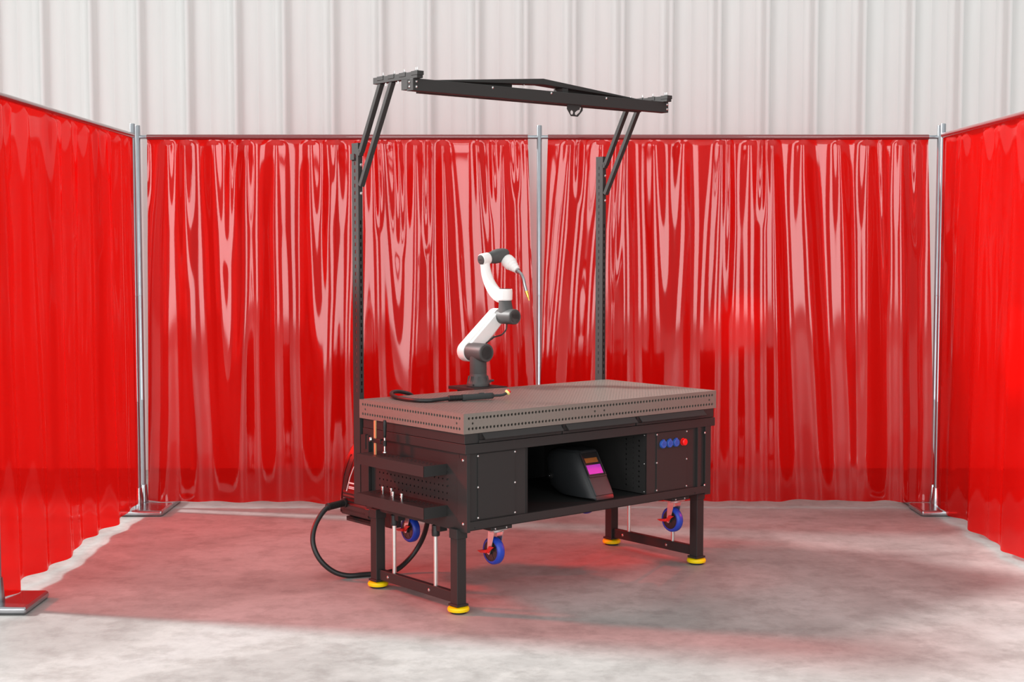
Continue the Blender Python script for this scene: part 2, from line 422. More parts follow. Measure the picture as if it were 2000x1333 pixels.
# side end panels with pegboard (left) and plain (right)
pg = MB()
us_ = [.085, .1635]+[.1835+.038*k-.019+.019-.019+.019 for k in range(0)]
cols = [.164+.038*k for k in range(20)]   # cell borders
us_ = [.085]+cols+[.90]
rows = [.455, .515]+[.592+.038*k for k in range(7)]+[.884]
def ph(i, j):
    if 1 <= i <= 18 and 2 <= j <= 6:
        return (.0105, .0105, 'c')
    return None
pg.perf((BX0+.004, 0, 0), (0, -1, 0), (0, 0, 1), [-x for x in reversed(us_)], rows, lambda i, j: ph(len(us_)-2-i, j), .003, n=12)
pg.build('pegboard', ['black', 'inner'], T, smooth=0)
MB().box(BX1-.01, BX1-.004, .085, .90, .455, .884).build('end_panel', 'black', T)
MB().box(BX0+.01, BX1-.01, .03, .95, .456, .47).build('underside_panel', 'inner', T)
for z in (.847, .50): bolt(T, (BX0, .035, z), (-1, 0, 0), r=.0075)
for z in (.845, .517): bolt(T, (1.897, -.001, z), r=.0065)
bolt(T, (.075, -.001, .478), r=.003, m='dark'); bolt(T, (1.812, -.001, .478), r=.003, m='dark')

# drawers
for (a, b) in ((.105, .700), (.712, 1.290), (1.300, 1.888)):
    d = MB().prism([(.004, .957), (.010, .957), (.010, .9895), (.001, .9895)], 0, a, b)
    d.box(a, b, -.0015, .005, .938, .953)
    d = d.build('drawer', 'black', T, bevel=.0008)
    MB().prism([(.003, .988), (.001, .9905), (-.030, .961), (-.028, .957), (-.024, .9585)], 0, a+.022, b-.004).build('drawer_lip', 'black', d, bevel=.0008)
    MB().box(a+.0005, a+.012, -.003, .0035, .958, .988).build('drawer_end', 'dark', d)

# sockets and stop button on the right panel
for u in (1.533, 1.589, 1.646):
    s = MB().lathe((u, .009, .805), (0, -1, 0), [(0, .0255), (.004, .0255), (.005, .024), (.012, .024), (.0145, .021), (.0145, .012), (.013, .011), (.013, .0001)], 28)
    s.box(u-.006, u+.006, -.004, .006, .824, .8345)
    s = s.build('socket', 'sock', T)
    MB().box(u-.014, u+.014, -.0075, -.0045, .803, .8065).build('cover_rib', 'sock', s)
    s['label'] = 'blue capped power socket'
b = MB().lathe((1.711, .009, .804), (0, -1, 0), [(0, .012), (.010, .012), (.010, .020), (.014, .0215), (.020, .021), (.024, .016), (.0245, .0001)], 28).build('stop_button', 'button', T)
b['label'] = 'red mushroom stop button'
MB().lathe((1.711, .009, .804), (0, -1, 0), [(0, .023), (.002, .023), (.003, .02)], 28).build('button_collar', 'button', b)
# tiny red indicator dots on the left border of the right panel
# trays
def tray(sgn, z0, z1, hl=False):
    xa, xb = (-.133, BX0+.003) if sgn < 0 else (BX1-.003, 2.112)
    m = MB(); y0, y1 = .182, .832
    th = .003
    m.box(xa, xa+th, y0, y1, z0, z1) if sgn < 0 else m.box(xb-th, xb, y0, y1, z0, z1)
    m.box(xa, xb, y0, y0+th, z0, z1); m.box(xa, xb, y1-th, y1, z0, z1)
    # perforated deck
    us = [0, .019]+[.019+.036*k for k in range(1, 18)]+[y1-y0]
    m.perf((xb, y0, z1-.001), (0, 1, 0), (-1, 0, 0), us, [0, .035, .065, .095, xb-xa], lambda i, j: (.016, .016, 'c') if (1 <= i <= 17 and j in (1, 2)) else None, .002, n=12)
    m.box(xa+th, xb, y0+th, y1-th, z1-.02, z1-.018, 1)
    return m.build('tray', ['black', 'inner'], T, smooth=0)
for (a, b) in ((.752, .8115), (.521, .5835)):
    for s in (-1, 1):
        t = tray(s, a, b)
for z in (.80, .763, .727, .69, .57, .535): bolt(T, (BX0+.003, .187-.012, z), (-1, 0, 0), r=.0035, m='dark')
# vertical rail plates joining tray to the upright at the left end
MB().box(BX0-.022, BX0-.002, .905, .985, .50, .895).build('rail_plate', 'black', T, bevel=.0015)
MB().box(-.005, .02, .93, .96, .815, .90).build('rail_clip', 'black', T, bevel=.001)

# uprights with slots
UP0 = .475
def upright(u0, u1, ztop, face):
    m = MB(); v0, v1 = .999, 1.066
    n = int((ztop-.03-1.13)/.043); zz = [UP0]+[1.13+k*.043 for k in range(n+1)]+[ztop]
    z2 = []
    for a in zz: z2.append(a)
    hs = lambda i, j: (.009, .021, 'r') if i == 1 and 1 <= j <= n else None
    th = .004
    m.perf((u0, 0, 0), (0, -1, 0), (0, 0, 1), [-v1, -1.045, -1.023, -v0], z2, hs, th)
    m.perf((u0+th, 0, 0), (0, 1, 0), (0, 0, 1), [v0+th, 1.023, 1.045, v1], z2, hs, -.0001)
    m.perf((u1, 0, 0), (0, 1, 0), (0, 0, 1), [v0, 1.023, 1.045, v1], z2, hs, th)
    w_ = u1-u0
    m.perf((u0, v0, 0), (1, 0, 0), (0, 0, 1), [0, w_*.3, w_*.75, w_], z2, lambda i, j: (.009, .024, 'r') if i == 1 and 1 <= j <= n-9 else None, th)
    m.box(u0+.001, u1-.001, v0+.001, v1, ztop-.003, ztop)
    m.box(u0+.001, u1-.001, v0+.001, v1, UP0, UP0+.003)
    o = m.build('upright_post', 'gantry', T, smooth=0)
    return o
upl = upright(.004, .034, 2.602, -1)
upr = upright(1.966, 1.996, 2.604, -1)
MB().box(-.004, .003, 1.03, 1.07, 2.505, 2.54).build('post_bracket', 'gantry', T)
# braces and arms
for (u0, u1) in ((.000, .034), (1.964, 1.998)):
    uc = (u0+u1)/2
    pa = MB()
    pa.box(u0-.002, u1+.004, .405, .832, 2.923, 2.960)
    arm = pa.build('arm', 'gantry', T, bevel=.002)
    for y in (.76, .655, .545, .43): 
        MB().box(u0-.0045, u1+.006, y-.03, y+.03, 2.940, 2.9625).build('arm_strap', 'gantry', arm, bevel=.001)
    for y in (.745, .635, .54, .432, .418):
        MB().cyl((uc-.008, y, 2.96), (uc-.008, y, 2.982), .0028, n=10).cyl((uc-.008, y, 2.961), (uc-.008, y, 2.968), .007, n=6).build('bolt', 'chrome', arm)
    for y in (.72, .60):
        MB().cyl((uc-.008, y, 2.923), (uc-.008, y, 2.905), .0045, n=10).build('bolt', 'chrome', arm)
    MB().bar((uc, .776, 2.926), (uc, .985, 2.548), .026, .030, (1, 0, 0)).bar((uc, .985, 2.56), (uc, .999, 2.53), .026, .03, (1, 0, 0)).build('brace', 'gantry', T, bevel=.0015)
    MB().bar((uc, .665, 2.926), (uc, .987, 2.352), .026, .030, (1, 0, 0)).build('brace', 'gantry', T, bevel=.0015)
    bolt(T, (uc+.006, .998, 2.475), (0, -1, 0), r=.008); bolt(T, (uc+.006, .998, 2.31), (0, -1, 0), r=.008)
    MB().box(u0-.004, u0+.03, .47, .552, 2.866, 2.923).build('end_bracket', 'gantry', T, bevel=.001)
# cross beam
bm = MB().box(-.004, 2.012, .440, .50, 2.857, 2.9245).build('cross_beam', 'gantry', T, bevel=.003)
for u, z in ((.018, 2.908), (.018, 2.878), (.56, 2.912), (1.01, 2.912), (1.462, 2.912), (1.998, 2.908), (1.998, 2.878)): bolt(bm, (u, .44, z), r=.0065)
bolt(bm, (-.004, .475, 2.905), (-1, 0, 0), r=.005); bolt(bm, (-.004, .475, 2.878), (-1, 0, 0), r=.005)
ch = MB()
def chev(z0, z1, y0, y1):
    P = [(.12, 2.9245+z0), (1.0, 2.975+z0), (1.88, 2.9245+z0), (1.88, 2.9245+z1), (1.0, 2.975+z1), (.12, 2.9245+z1)]
    return P
# two sloping boxes
for a, b in (((.12, 2.924), (1.0, 2.968)), ((1.0, 2.968), (1.88, 2.924))):
    ch.add([(a[0], .498, a[1]), (b[0], .498, b[1]), (b[0], .585, b[1]), (a[0], .585, a[1]), (a[0], .498, a[1]+(.034 if a[0] == 1.0 else .003)), (b[0], .498, b[1]+(.034 if b[0] == 1.0 else .003)), (b[0], .585, b[1]+(.034 if b[0] == 1.0 else .003)), (a[0], .585, a[1]+(.034 if a[0] == 1.0 else .003))],
           [(3, 2, 1, 0), (4, 5, 6, 7), (0, 1, 5, 4), (1, 2, 6, 5), (2, 3, 7, 6), (3, 0, 4, 7)])
ch.build('ridge_beam', 'gantry', T, bevel=.002)
gs = MB()
gs.prism([(.12, 2.87), (.80, 2.87), (.80, 2.958), (.12, 2.924)], 1, .553, .583)
gs.prism([(1.17, 2.87), (1.88, 2.87), (1.88, 2.924), (1.17, 2.96)], 1, .553, .583)
gs.box(.12, 1.88, .553, .583, 2.86, 2.90)
gs.box(1.155, 1.20, .50, .583, 2.90, 2.957)
gs.build('gusset_panel', 'gantry', T, bevel=.001)
MB().cyl((.88, .54, 2.965), (.88, .54, 2.956), .007, n=8).build('bolt', 'chrome', T)
# hook plate, an S-cut cable hook, hanging under the beam
def circ(cx, cz, r, a0, a1, n=12): return [(cx+r*math.cos(a0+(a1-a0)*k/n), cz+r*math.sin(a0+(a1-a0)*k/n)) for k in range(n+1)]
HU, HZ = 1.211, 2.857
hk = MB()
K = 1.0
outer = [(-.057, 0), (-.057, -.028), (-.025, -.068), (.025, -.070), (.064, -.036), (.070, -.012), (.060, -.010)]
# built from pieces so the round eye and the hook slot stay open
def ringpiece(cx, cz, r0, r1, a0, a1, n=14):
    o = circ(cx, cz, r1, a0, a1, n); i = circ(cx, cz, r0, a1, a0, n); return o+i
def pr_poly(p): hk.prism([(HU+x, HZ+z) for x, z in p], 1, .455, .461)
N8 = 16
def plate_with_hole(cx, cz, r, outer):
    # connect each outer point radially to the hole
    n = len(outer)
    for k in range(n):
        a = outer[k]; b = outer[(k+1) % n]
        ang0 = math.atan2(a[1]-cz, a[0]-cx); ang1 = math.atan2(b[1]-cz, b[0]-cx)
        while ang1 < ang0-PI: ang1 += 2*PI
        while ang1 > ang0+PI: ang1 -= 2*PI
        s = 5
        for q in range(s):
            t0, t1 = q/s, (q+1)/s
            A = (a[0]+(b[0]-a[0])*t0, a[1]+(b[1]-a[1])*t0); B = (a[0]+(b[0]-a[0])*t1, a[1]+(b[1]-a[1])*t1)
            c0 = math.atan2(A[1]-cz, A[0]-cx); c1 = math.atan2(B[1]-cz, B[0]-cx)
            pr_poly([A, B, (cx+r*math.cos(c1), cz+r*math.sin(c1)), (cx+r*math.cos(c0), cz+r*math.sin(c0))])
plate_with_hole(-.020, -.047, .0135, [(-.057, -.028), (-.057, 0), (.004, 0), (.004, -.069), (-.025, -.069)])
pr_poly([(.004, 0), (.060, 0), (.046, -.010), (.042, -.028), (.030, -.030), (.018, -.036), (.004, -.046)])
pr_poly([(.004, -.056), (.012, -.062), (.022, -.060), (.032, -.052), (.046, -.042), (.056, -.024), (.060, -.012), (.070, -.012), (.067, -.032), (.028, -.070), (.004, -.069)])
hk.build('hook_plate', 'gantry', T, smooth=0)

# legs, feet, cross rails
def leg(u, v, near):
    m = MB().box(u-.031, u+.031, v-.031, v+.031, .05, .43).build('leg', 'black', T, bevel=.003)
    MB().box(u-.036, u+.036, v-.036, v+.036, .413, .468).build('sleeve', 'black', m, bevel=.003)
    MB().box(u-.040, u+.040, v-.040, v+.040, .040, .052).build('foot_plate', 'black', m, bevel=.002)
    f = MB().lathe((u, v, .010), (0, 0, 1), [(0, .052), (.002, .058), (.008, .0605), (.016, .0605), (.022, .057), (.026, .048), (.026, .02)], 36).build('levelling_foot', 'yellow', m)
    f['label'] = 'yellow rubber levelling foot'
    MB().lathe((u, v, 0), (0, 0, 1), [(0, .043), (.003, .046), (.012, .046)], 30).build('foot_pad', 'pad', f)
    MB().lathe((u, v, .03), (0, 0, 1), [(0, .009), (.012, .009)], 12).build('foot_stem', 'chrome', f)
for u in (.0366, 1.9365):
    for v in (.097, .8677): leg(u, v, v < .5)
    r = MB().box(u-.016, u+.018, .128, .837, .052, .112).build('cross_rail', 'black', T, bevel=.003)
    r_lab = -1
    for v in (.745, .345): bolt(r, (u-.016, v, .082), (-1, 0, 0), r=.008)
    for v in (.703, .304):
        a = MB().cyl((u+.002, v, .112), (u+.002, v, .40), .0125).build('lift_rod', 'rod', T)
        a['label'] = 'polished steel lifting rod'
        k = MB().lathe((u+.002, v, .392), (0, 0, 1), [(0, .021), (.003, .023), (.034, .0235), (.036, .0225), (.060, .0225), (.066, .012)], 24)
        k.box(u-.01, u+.04, v-.055, v-.015, .425, .462)
        k.build('rod_collar', 'dark', a)
MB().box(.13, .20, .86, .93, .335, .462).build('junction_box', 'dark', T, bevel=.003)
MB().box(1.36, 1.50, .84, .88, .40, .456).build('cable_tray', 'black', T, bevel=.002)

# casters
def caster(u, v):
    zc = .309; R = .0775
    c = MB().box(u-.075, u+.075, v-.055, v+.055, .437, .456)
    c = c.build('caster', 'black', T, bevel=.002)
    MB().box(u-.05, u+.05, v-.045, v+.045, .430, .437).lathe((u, v, .418), (0, 0, 1), [(0, .035), (.004, .038), (.012, .038)], 24).build('top_plate', 'zinc', c, bevel=.0008)
    for du in (-.045, .035): bolt(c, (u+du, v-.055, .447), r=.005)
    fk = MB()
    for s in (-1, 1):
        x = u+s*.033
        P = [(v-.030, .424), (v+.030, .424), (v+.010, .36), (v+.012+.02, zc-.012), (v+.012, zc-.018), (v-.006, zc+.004)]
        P = [(v-.032, .424), (v+.022, .424), (v+.030, zc+.02), (v+.030, zc-.016), (v+.012, zc-.020), (v-.002, zc+.005)]
        fk.prism(P, 0, x-.0018, x+.0018)
    fk.box(u-.035, u+.035, v-.032, v+.022, .418, .424)
    fk.build('fork', 'zinc', c, bevel=.0006)
    vc = v+.015
    ty = MB().lathe((u-.024, vc, zc), (1, 0, 0), [(0, .058), (.0, .066), (.004, .0725), (.010, .0765), (.018, R), (.030, R), (.038, .0765), (.044, .0725), (.048, .066), (.048, .058), (.024, .056), (0, .058)], 48, cap=False).build('tyre', 'blue', c)
    ty['label'] = 'blue polyurethane wheel tyre'
    h = MB()
    for x0, sg in ((u-.022, 1), (u+.022, -1)):
        h.lathe((x0, vc, zc), (sg, 0, 0), [(0, .0575), (-.001, .058), (-.0015, .052), (.007, .048), (.009, .02), (-.004, .018), (-.004, .0001)], 32, 0)
    for k in range(6):
        an = k*PI/3; d = Vector((0, math.cos(an), math.sin(an)))
        cpt = Vector((u, vc, zc))
        for x0 in (u-.0185, u+.0185): h.bar(cpt+d*.012+Vector((x0-u, 0, 0)), cpt+d*.05+Vector((x0-u, 0, 0)), .008, .010, (1, 0, 0))
    h.build('wheel_hub', 'hub', c)
    MB().cyl((u-.04, vc, zc), (u+.04, vc, zc), .0065, n=12).cyl((u-.041, vc, zc), (u-.036, vc, zc), .010, n=6).build('axle', 'zinc', c)
    # brake: red pedal
    bp = MB()
    bp.prism([(vc+.0-.050, zc+.030), (vc-.012, zc+.032), (vc+.006, zc+.010), (vc+.006, zc-.006), (vc-.006, zc-.010), (vc-.014, zc+.0), (vc-.028, zc+.014)], 0, u-.046, u-.037)
    bp.prism([(vc+.004, zc+.010), (vc+.060, zc+.000), (vc+.078, zc-.004), (vc+.050, zc-.012), (vc+.004, zc-.008)], 0, u-.058, u-.034)
    bp.build('brake_pedal', 'red', c, bevel=.0015)['label'] = 'red brake pedal'
    return c
caster(.288, .085); caster(1.718, .085); caster(.288, .875); caster(1.718, .875)
# robot mount plate, cantilevered from the back of the table
MB().box(.865, 1.135, 1.000, 1.27, 1.089, 1.108).build('robot_plate', 'black', T, bevel=.0015)
MB().box(.90, 1.10, .98, 1.22, 1.05, 1.089).prism([(.97, .90), (1.2, 1.05), (.97, 1.05)], 0, .93, .945).prism([(.97, .90), (1.2, 1.05), (.97, 1.05)], 0, 1.055, 1.07).build('robot_bracket', 'black', T, bevel=.001)
# shelf bracket for the welder
wb = MB().box(.125, .66, 1.062, 1.335, .330, .345)
wb.box(.125, .128, 1.062, 1.335, .318, .345)
wb.box(.125, .66, .955, 1.065, .405, .45).box(.15, .2, .99, 1.065, .33, .42).box(.55, .6, .99, 1.065, .33, .42)
wb.build('welder_shelf', 'black', T, bevel=.0015)

# ------------------------------------------------------------------ robot arm
RB = empty('robot_arm', W(1.0, 1.13, 1.108), TH, 'white and grey jointed robot arm standing on a plate behind the tabletop', 'robot')
R0 = .012
bs = MB().lathe((0, 0, 0), (0, 0, 1), [(0, .070), (.004, .073), (.018, .074), (.024, .072), (.060, .058), (.075, .0545), (.082, .0545), (.083, .0535), (.086, .0545), (.20, .0535), (.235, .052)], 48).build('base', 'grey', RB)
rb = MB()
for k in range(8):
    an = k*PI/4+.2; d = Vector((math.cos(an), math.sin(an), 0)); t_ = Vector((-d.y, d.x, 0))
    for s in (-1, 1): rb.bar(d*.066+t_*.006*s+Vector((0, 0, .012)), d*.055+t_*.006*s+Vector((0, 0, .066)), .003, .016, tuple(d))
rb.build('base_rib', 'grey', bs)
for k in range(4):
    an = k*PI/2-1.1; d = Vector((math.cos(an), math.sin(an), 0)); MB().cyl(d*.068+Vector((0, 0, .012)), d*.0755+Vector((0, 0, .012)), .006, n=12).build('base_bolt', 'dark', bs)
MB().box(.055, .092, -.018, .018, .018, .034).cyl((.09, -.009, .030), (.118, -.009, .030), .0075).cyl((.09, .011, .024), (.112, .011, .024), .0065).build('connector', 'grey', RB, bevel=.001)
Z2 = .218; H2 = .062
def drum(u, z, va, vb, r, name, capm='greycap', parent=None):
    o = MB().lathe((u, va, z), (0, 1, 0), [(0, r*.72), (.0, r*.93), (.004, r*.98), (.010, r), (vb-va-.01, r), (vb-va-.003, r*.98), (vb-va, r*.94)], 48).build(name, 'grey', parent)
    MB().lathe((u, va-.0015, z), (0, 1, 0), [(0, r*.66), (.004, r*.70)], 40).build('joint_cap', capm, o)
    MB().lathe((u, va-.003, z), (0, 1, 0), [(0.001, r*.80), (.003, r*.80), (.003, r*.74), (.001, r*.74)], 40).build('cap_ring', 'grey', o)
    MB().box(u-r*.99, u-r*.86, va+.03, va+.032, z-.006, z-.004).box(u-r*.99, u-r*.86, va+.03, va+.032, z+.002, z+.004).build('seam', 'dark', o)
    return o
drum(0, Z2, -.088, .088, .059, 'shoulder_joint', parent=RB)
# blending neck from base into the shoulder
MB().rings([[(.0535*math.cos(a)*(1-k*.0)+0, .0535*math.sin(a)*(1+.35*k*k), .15+.06*k) for a in [2*PI*i/36 for i in range(36)]] for k in (0, .25, .5, .75, 1.0)]).build('shoulder_neck', 'grey', RB)
# lower arm link: rounded slab from J2 to J3 on the +v side
U3, Z3 = .238, .440
def link(P, name, m, parent, va, vb, edge=.012):
    # P: list of (u,z,r) circles; hull outline as capsule
    (u0, z0, r0), (u1, z1, r1) = P
    d = Vector((u1-u0, z1-z0)); an = math.atan2(d.y, d.x); n = 18; off = math.acos((r0-r1)/d.length)
    def outline(k):
        o = [(u0+r0*k*math.cos(t), z0+r0*k*math.sin(t)) for t in [an+off+(2*PI-2*off)*i/n for i in range(n+1)]]
        o += [(u1+r1*k*math.cos(t), z1+r1*k*math.sin(t)) for t in [an-off+(2*off)*i/n for i in range(n+1)]]
        return o
    rs = []
    for v, k in ((va, .9), (va+.002, .97), (va+edge, 1), (vb-edge, 1), (vb-edge*.35, .93), (vb, .78)):
        rs.append([(x, v, z) for x, z in outline(k)])
    return MB().rings(rs, True).build(name, m, parent)
link([(0, Z2, .066), (U3, Z3, .050)], 'lower_arm', 'white', RB, .072, .150, .02)
la = link([(.012, Z2+.02, .046), (U3-.005, Z3-.0, .040)], 'lower_arm_face', 'white', RB, .050, .080, .005)
# elbow joint: horizontal drum with upward neck
drum(U3, Z3, -.085, .070, .050, 'elbow_joint', parent=RB)
MB().rings([[(U3+(.0445-.004*k)*math.cos(a), .020-.012*(1-k)+(.0445-.004*k+.022*(1-k)**2)*math.sin(a), Z3+.02+.10*k) for a in [2*PI*i/36 for i in range(36)]] for k in (0, .2, .4, .6, .8, 1.0)]).build('elbow_neck', 'grey', RB)
# forearm: white collar then curved limb
FZ = Z3+.115
cl = MB().lathe((U3, .02, FZ-.012), (0, 0, 1), [(0, .044), (.006, .049), (.05, .0505), (.072, .049), (.075, .046), (.070, .042), (.068, .0001)], 40).build('forearm_collar', 'white', RB)
MB().lathe((U3, .02, FZ+.055), (0, 0, 1), [(0, .041), (.008, .041), (.010, .038), (.0105, .0001)], 32).build('collar_cap', 'greycap', cl)
path = [(U3, .025, FZ+.018), (U3-.002, .075, FZ+.018), (U3-.006, .125, FZ+.050), (U3-.010, .165, FZ+.100), (U3-.014, .192, FZ+.160), (U3-.016, .203, FZ+.218), (U3-.018, .205, FZ+.252)]
MB().tube(path, .04, n=28, sub=8, rf=lambda t: .047-.017*min(1, t*1.15)+.006*max(0, t-.8)*5).build('forearm', 'white', RB)
U5, V5, Z5 = U3-.020, .205, FZ+.255
wr = MB().lathe((U5-.030, V5, Z5-.004), (1, 0, .16), [(0, .034), (.003, .0375), (.01, .039), (.055, .040), (.062, .038), (.066, .030)], 40).build('wrist_ring', 'white', RB)
MB().lathe((U5-.034, V5, Z5-.0045), (1, 0, .16), [(0, .029), (.002, .033), (.006, .034)], 36).build('joint_cap', 'greycap', wr)
MB().box(U5-.037, U5-.034, V5-.005, V5+.02, Z5-.005, Z5-.002).build('seam', 'dark', wr)
MB().tube([(U5+.028, V5, Z5+.006), (U5+.075, V5, Z5+.013), (U5+.115, V5-.004, Z5+.022), (U5+.150, V5-.018, Z5+.028), (U5+.172, V5-.04, Z5+.022)], .04, n=28, sub=7, rf=lambda t: .037+.010*math.sin(PI*min(1, t*1.05))*(1 if t > .3 else t/.3)-.012*max(0, t-.85)/.15).build('wrist_joint', 'grey', RB)
a0 = Vector((U5+.158, V5-.012, Z5+.010)); ax = Vector((.05, -.62, -.42)).normalized()
MB().lathe(a0+ax*.018, ax, [(0, .030), (.004, .041), (.016, .046), (.052, .046), (.066, .043), (.070, .038), (.088, .036), (.092, .031), (.108, .029), (.112, .025), (.128, .023), (.130, .018)], 44).build('wrist', 'white', RB)
t0 = a0+ax*.146
MB().lathe(t0-ax*.004, ax, [(0, .018), (.016, .018), (.018, .014), (.03, .0125)], 28).build('torch_mount', 'neck', RB)
tp = [t0+ax*.01, t0+ax*.038, t0+ax*.058+Vector((0, 0, -.006)), t0+ax*.074+Vector((0, 0, -.022)), t0+ax*.083+Vector((0, 0, -.045)), t0+ax*.090+Vector((.002, -.002, -.068)), t0+ax*.096+Vector((.004, -.004, -.086))]
MB().tube(tp, .0108, n=18, sub=6).build('torch_neck', 'neck', RB)
nd = (tp[-1]-tp[-2]).normalized()
MB().lathe(tp[-1]-nd*.004, nd, [(0, .0115), (.002, .0128), (.012, .0128), (.013, .0112), (.038, .0100), (.046, .0085), (.047, .006), (.044, .006), (.045, .004), (.066, .0036), (.067, .0001)], 24).build('torch_nozzle', 'gold', RB)
cb = MB().tube([(U3-.005, -.005, Z3-.045), (U3-.008, -.002, Z3-.085), (U3-.035, .01, Z3-.118), (U3-.075, .015, Z3-.128), (U3-.10, .02, Z3-.136), (U3-.14, .03, Z3-.165), (U3-.16, .03, Z3-.18)], .0048, n=10, sub=7)
cb.cyl((U3-.115, .024, Z3-.146), (U3-.090, .017, Z3-.128), .0068, n=12)
cb.build('cable', 'rubber', RB)

# ------------------------------------------------------------------ hand torch lying on the table
HT = empty('hand_torch', W(.35, .52, ZT), TH, 'black hand welding torch with ribbed grip lying on the tabletop', 'welding torch')
def hp(u, v, z): return (u-.35, v-.52, z-ZT)
z_ = ZT+.0125
pth = [hp(.46, 1.03, .93), hp(.44, 1.035, 1.04), hp(.405, 1.03, 1.095), hp(.345, 1.025, z_+.002), hp(.29, 1.02, z_+.012), hp(.235, .995, z_+.012), hp(.195, .945, z_+.006), hp(.155, .84, z_), hp(.14, .73, z_), hp(.15, .63, z_), hp(.20, .575, z_), hp(.26, .565, z_+.002), hp(.325, .553, z_+.006)]
MB().tube(pth, .0118, n=16, sub=8).build('hose', 'rubber', HT)
A = Vector(hp(.318, .555, z_+.006)); B = Vector(hp(.405, .527, z_+.007)); d = (B-A).normalized()
bt = [(0, .013)]
for k in range(11):
    x = .004+k*.0075; bt += [(x, .0175), (x+.003, .0175), (x+.004, .0135), (x+.0065, .0135)]
MB().lathe(A, d, bt+[(.088, .0175)], 20).build('strain_relief', 'rubber', HT)
# grip: rounded bar
h0 = B-d*.006; h1 = Vector(hp(.580, .462, z_+.012)); d2 = (h1-h0).normalized(); ln = (h1-h0).length
sx = d2.cross(Vector((0, 0, 1))).normalized(); sy = sx.cross(d2)
def sec(t, w, h, o=0): return [h0+d2*t+sx*(w*math.copysign(abs(math.cos(a))**.45, math.cos(a)))+sy*(o+h*math.copysign(abs(math.sin(a))**.45, math.sin(a))) for a in [2*PI*i/24 for i in range(24)]]
MB().rings([sec(0, .013, .013), sec(.002, .016, .0185), sec(.012, .017, .019), sec(.03, .016, .018), sec(.06, .0165, .0175), sec(ln-.02, .0165, .0175, .001), sec(ln-.006, .0155, .017, .001), sec(ln, .012, .013, .001)], True).build('grip', 'handle', HT, smooth=40)
MB().rings([[p-sx*0 for p in [h0+d2*(ln*.62+a*.018)+sy*(.017+b)+sx*c for a, b, c in ((-1, 0, -.008), (1, 0, -.008), (1, 0, .008), (-1, 0, .008))]], [h0+d2*(ln*.62+a*.015)+sy*.0215+sx*c for a, c in ((-1, -.006), (1, -.006), (1, .006), (-1, .006))]], True).build('trigger', 'handle', HT)
g1 = h1+d2*.07+Vector((0, 0, .004)); g2 = g1+d2*.022+Vector((0, 0, .012))
MB().tube([h1-d2*.004, h1+d2*.02, h1+d2*.048, g1, g2], .0078, n=14, sub=5).build('neck', 'handle', HT)
nd = (g2-g1).normalized()+Vector((0, 0, .25)); nd.normalize()
MB().lathe(g2-nd*.012, nd, [(0, .009), (.001, .0165), (.009, .0175), (.014, .0165), (.015, .010)], 24).build('insulator', 'tip', HT)
MB().lathe(g2+nd*.002, nd, [(0, .0135), (.010, .013), (.012, .009)], 20).build('nozzle', 'red', HT)

# ------------------------------------------------------------------ helmet
HM = empty('welding_helmet', W(1.10, .20, .5075), TH, 'black welding helmet with a magenta lens on the open shelf', 'helmet')
def hring(z, vf, vb, hf, hw, n=10):
    # closed outline: flat front of half width hf, cheeks to half width hw, rounded back
    vm = vf+(vb-vf)*.55
    P = [(-hf, vf), (-hf*.5, vf-.003), (0, vf-.004), (hf*.5, vf-.003), (hf, vf)]
    for k in range(1, 7):
        t = k/6; P.append((hf+(hw-hf)*math.sin(t*PI/2)**.9, vf+(vm-vf)*(1-math.cos(t*PI/2))**.85))
    for k in range(1, 7):
        t = k/6; P.append((hw*(1-.62*(1-math.cos(t*PI/2))), vm+(vb-vm)*math.sin(t*PI/2)))
    Q = P[5:]; P += [(-x, y) for x, y in reversed(Q)]
    return [(x, y-.20, z-.5075) for x, y in P]
prof = [(.509, .09, .20, .060, .066), (.511, .055, .27, .068, .082), (.522, .057, .40, .070, .114), (.558, .078, .465, .071, .125), (.610, .110, .48, .072, .129), (.665, .146, .495, .073, .131), (.700, .168, .500, .073, .131), (.740, .193, .490, .072, .127), (.772, .213, .46, .070, .116), (.788, .232, .42, .062, .098), (.796, .27, .36, .04, .06)]
sh = MB().rings([hring(*p) for p in prof], True).build('shell', 'shell', HM, smooth=24)
# visor housing on sloping front plane
def fp(x, z, out=0.):      # point on front plane at height z
    v = .146+(z-.665)*.625
    return Vector((x, v-.20-.004-out, z-.5075+out*.6))
def slab(x0, x1, z0, z1, o0, o1, name, m, parent, tap=0):
    a = [fp(x0-tap, z0, o0), fp(x1+tap, z0, o0), fp(x1, z1, o0), fp(x0, z1, o0)]
    b_ = [fp(x0-tap, z0, o1), fp(x1+tap, z0, o1), fp(x1, z1, o1), fp(x0, z1, o1)]
    return MB().rings([a, b_], True).build(name, m, parent, bevel=.0008)
vh = slab(-.068, .068, .640, .766, -.004, .003, 'visor_frame', 'dark', HM)
slab(-.070, -.064, .637, .768, .0, .0075, 'visor_edge', 'shell', vh); slab(.064, .070, .637, .768, .0, .0075, 'visor_edge', 'shell', vh)
slab(-.070, .070, .634, .642, .0, .0085, 'visor_edge', 'shell', vh)
slab(-.057, .057, .652, .702, .002, .0042, 'lens', 'lens', vh)['label'] = 'magenta lens'
slab(-.050, .050, .714, .740, .002, .0042, 'solar_strip', 'solar', vh)['label'] = 'brown solar cell strip'
MB().rings([[(-.071, .020, .266), (.071, .020, .266), (.066, .035, .284), (-.066, .035, .284)], [(-.066, -.004, .2675), (.066, -.004, .2675), (.062, .006, .2795), (-.062, .006, .2795)]], True).build('brow', 'shell', HM, bevel=.003)
